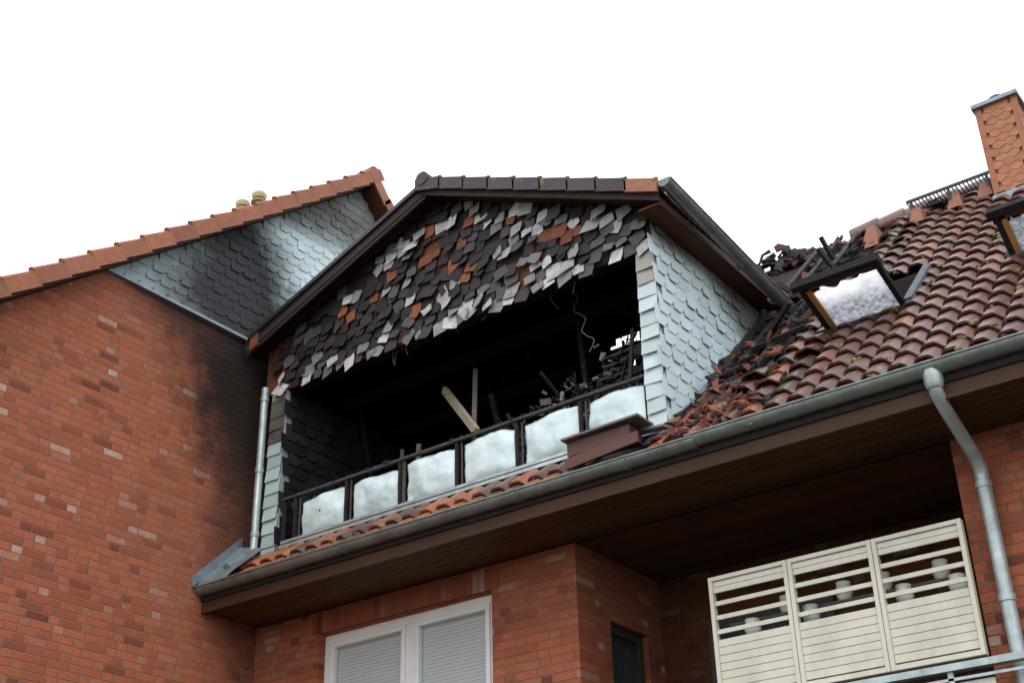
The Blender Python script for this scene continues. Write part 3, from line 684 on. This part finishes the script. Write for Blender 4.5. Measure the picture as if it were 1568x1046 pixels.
b.build('broken_roof_tiles',M['debris'])
# ------------------------------------------------------------------ privacy screen
scr=empty('privacy_screen'); b=MB()
X0,X1,ZT,ZB,ys=-4.99,-2.83,3.56,2.53,9.62
pw=(X1-X0)/3
for i in range(3):
    a=X0+i*pw+.003; c=a+pw-.006
    b.box((a,ys-.03,ZB),(a+.035,ys+.03,ZT)); b.box((c-.035,ys-.03,ZB),(c,ys+.03,ZT)); b.box((a+.035,ys-.028,ZT-.035),(c-.035,ys+.028,ZT)); b.box((a+.035,ys-.028,ZB),(c-.035,ys+.028,ZB+.04))
    z=ZT-.038
    for k_,h in [('s',.05),('s',.05),('g',.068),('s',.04),('g',.078),('s',.04),('g',.078),('s',.04),('g',.045)]:
        if k_=='s': b.box((a+.035,ys-.010,z-h+.003),(c-.035,ys+.010,z))
        z-=h
    while z>ZB+.06:
        b.box((a+.035,ys-.012,z-.061),(c-.035,ys+.012,z)); z-=.0645
b.build('slatted_panels',M['screen'],scr,bevel=.003)
b=MB(); b.beam((-6.42,9.55,2.46),(3.4,9.55,2.46),.09,.05); b.beam((-6.42,9.55,2.38),(3.4,9.55,2.38),.02,.02)
for i in range(12): b.beam((-6.3+i*.8,9.56,1.4),(-6.3+i*.8,9.56,2.45),.04,.04,up=(0,1,0))
b.build('balcony_handrail',M['zincl'],house)
b=MB(); b.box((-6.42,9.575,1.35),(-2.8,9.59,2.36),(.5,.5,.46)); b.build('balcony_parapet_panel',M['screen'],house)
b=MB(); b.box((-4.95,9.72,3.02),(-2.9,9.9,3.04),(.12,.12,.1)); b.box((-4.95,9.84,3.2),(-2.9,10.02,3.22),(.08,.08,.07)); b.build('balcony_shelf',M['generic'],house)
k=NT('glazed_pot'); M['pot']=k.fin(k.attr(),.3)
for i,(x,z,h) in enumerate(((-4.72,3.04,.16),(-4.45,3.22,.15),(-4.2,3.04,.17),(-3.95,3.22,.16),(-3.62,3.22,.16),(-3.42,3.04,.17),(-3.15,3.22,.16),(-3.0,3.04,.16))):
    b=MB(); g=U(.9,1.15); col=(.66*g,.69*g,.62*g); y=9.79 if z<3.1 else 9.92
    b.tube([(x,y,z+.002),(x,y,z+h*.15),(x,y,z+h*.5),(x,y,z+h*.85),(x,y,z+h),(x,y,z+h),(x,y,z+h*.7)],.05,16,col,radii=[.035,.055,.072,.058,.062,.054,.05])
    b.build('flower_pot' if i==0 else 'flower_pot.%03d'%i,M['pot'])
# ------------------------------------------------------------------ camera
fw=Vector((-.514,.711,.480)).normalized(); rt=Vector((.803,.596,-.022)); rt=(rt-fw*rt.dot(fw)).normalized(); up=rt.cross(fw)
cam=bpy.data.cameras.new('camera'); co=bpy.data.objects.new('camera',cam); scene.collection.objects.link(co)
co.matrix_world=Matrix(((rt.x,up.x,-fw.x,0),(rt.y,up.y,-fw.y,0),(rt.z,up.z,-fw.z,0),(0,0,0,1)))
cam.sensor_width=36; cam.lens=2039/1568*36; cam.clip_end=2000; cam.clip_start=.05; scene.camera=co
# ------------------------------------------------------------------ light
w=bpy.data.worlds.new("World"); scene.world=w; w.use_nodes=True; nt=w.node_tree; bg=nt.nodes["Background"]; out=nt.nodes["World Output"]
sk=nt.nodes.new("ShaderNodeTexSky"); sk.sky_type='NISHITA'; sk.sun_disc=False; sk.sun_elevation=math.radians(50); sk.sun_rotation=math.radians(150)
nt.links.new(sk.outputs[0],bg.inputs[0]); bg.inputs[1].default_value=.08
b2=nt.nodes.new("ShaderNodeBackground"); b2.inputs[0].default_value=(1,1,1,1); b2.inputs[1].default_value=1.4
ad=nt.nodes.new("ShaderNodeAddShader"); nt.links.new(bg.outputs[0],ad.inputs[0]); nt.links.new(b2.outputs[0],ad.inputs[1]); nt.links.new(ad.outputs[0],out.inputs[0])
sd=bpy.data.lights.new('sun','SUN'); sd.energy=.8; sd.angle=math.radians(25); sd.color=(1,.97,.93); so=bpy.data.objects.new('sun',sd); scene.collection.objects.link(so)
az=math.radians(150); el=math.radians(50); sdir=Vector((math.sin(az)*math.cos(el),math.cos(az)*math.cos(el),math.sin(el)))
so.rotation_euler=sdir.to_track_quat('Z','Y').to_euler(); so.location=sdir*40
scene.view_settings.view_transform='Standard'; scene.view_settings.look='None'; scene.view_settings.exposure=0
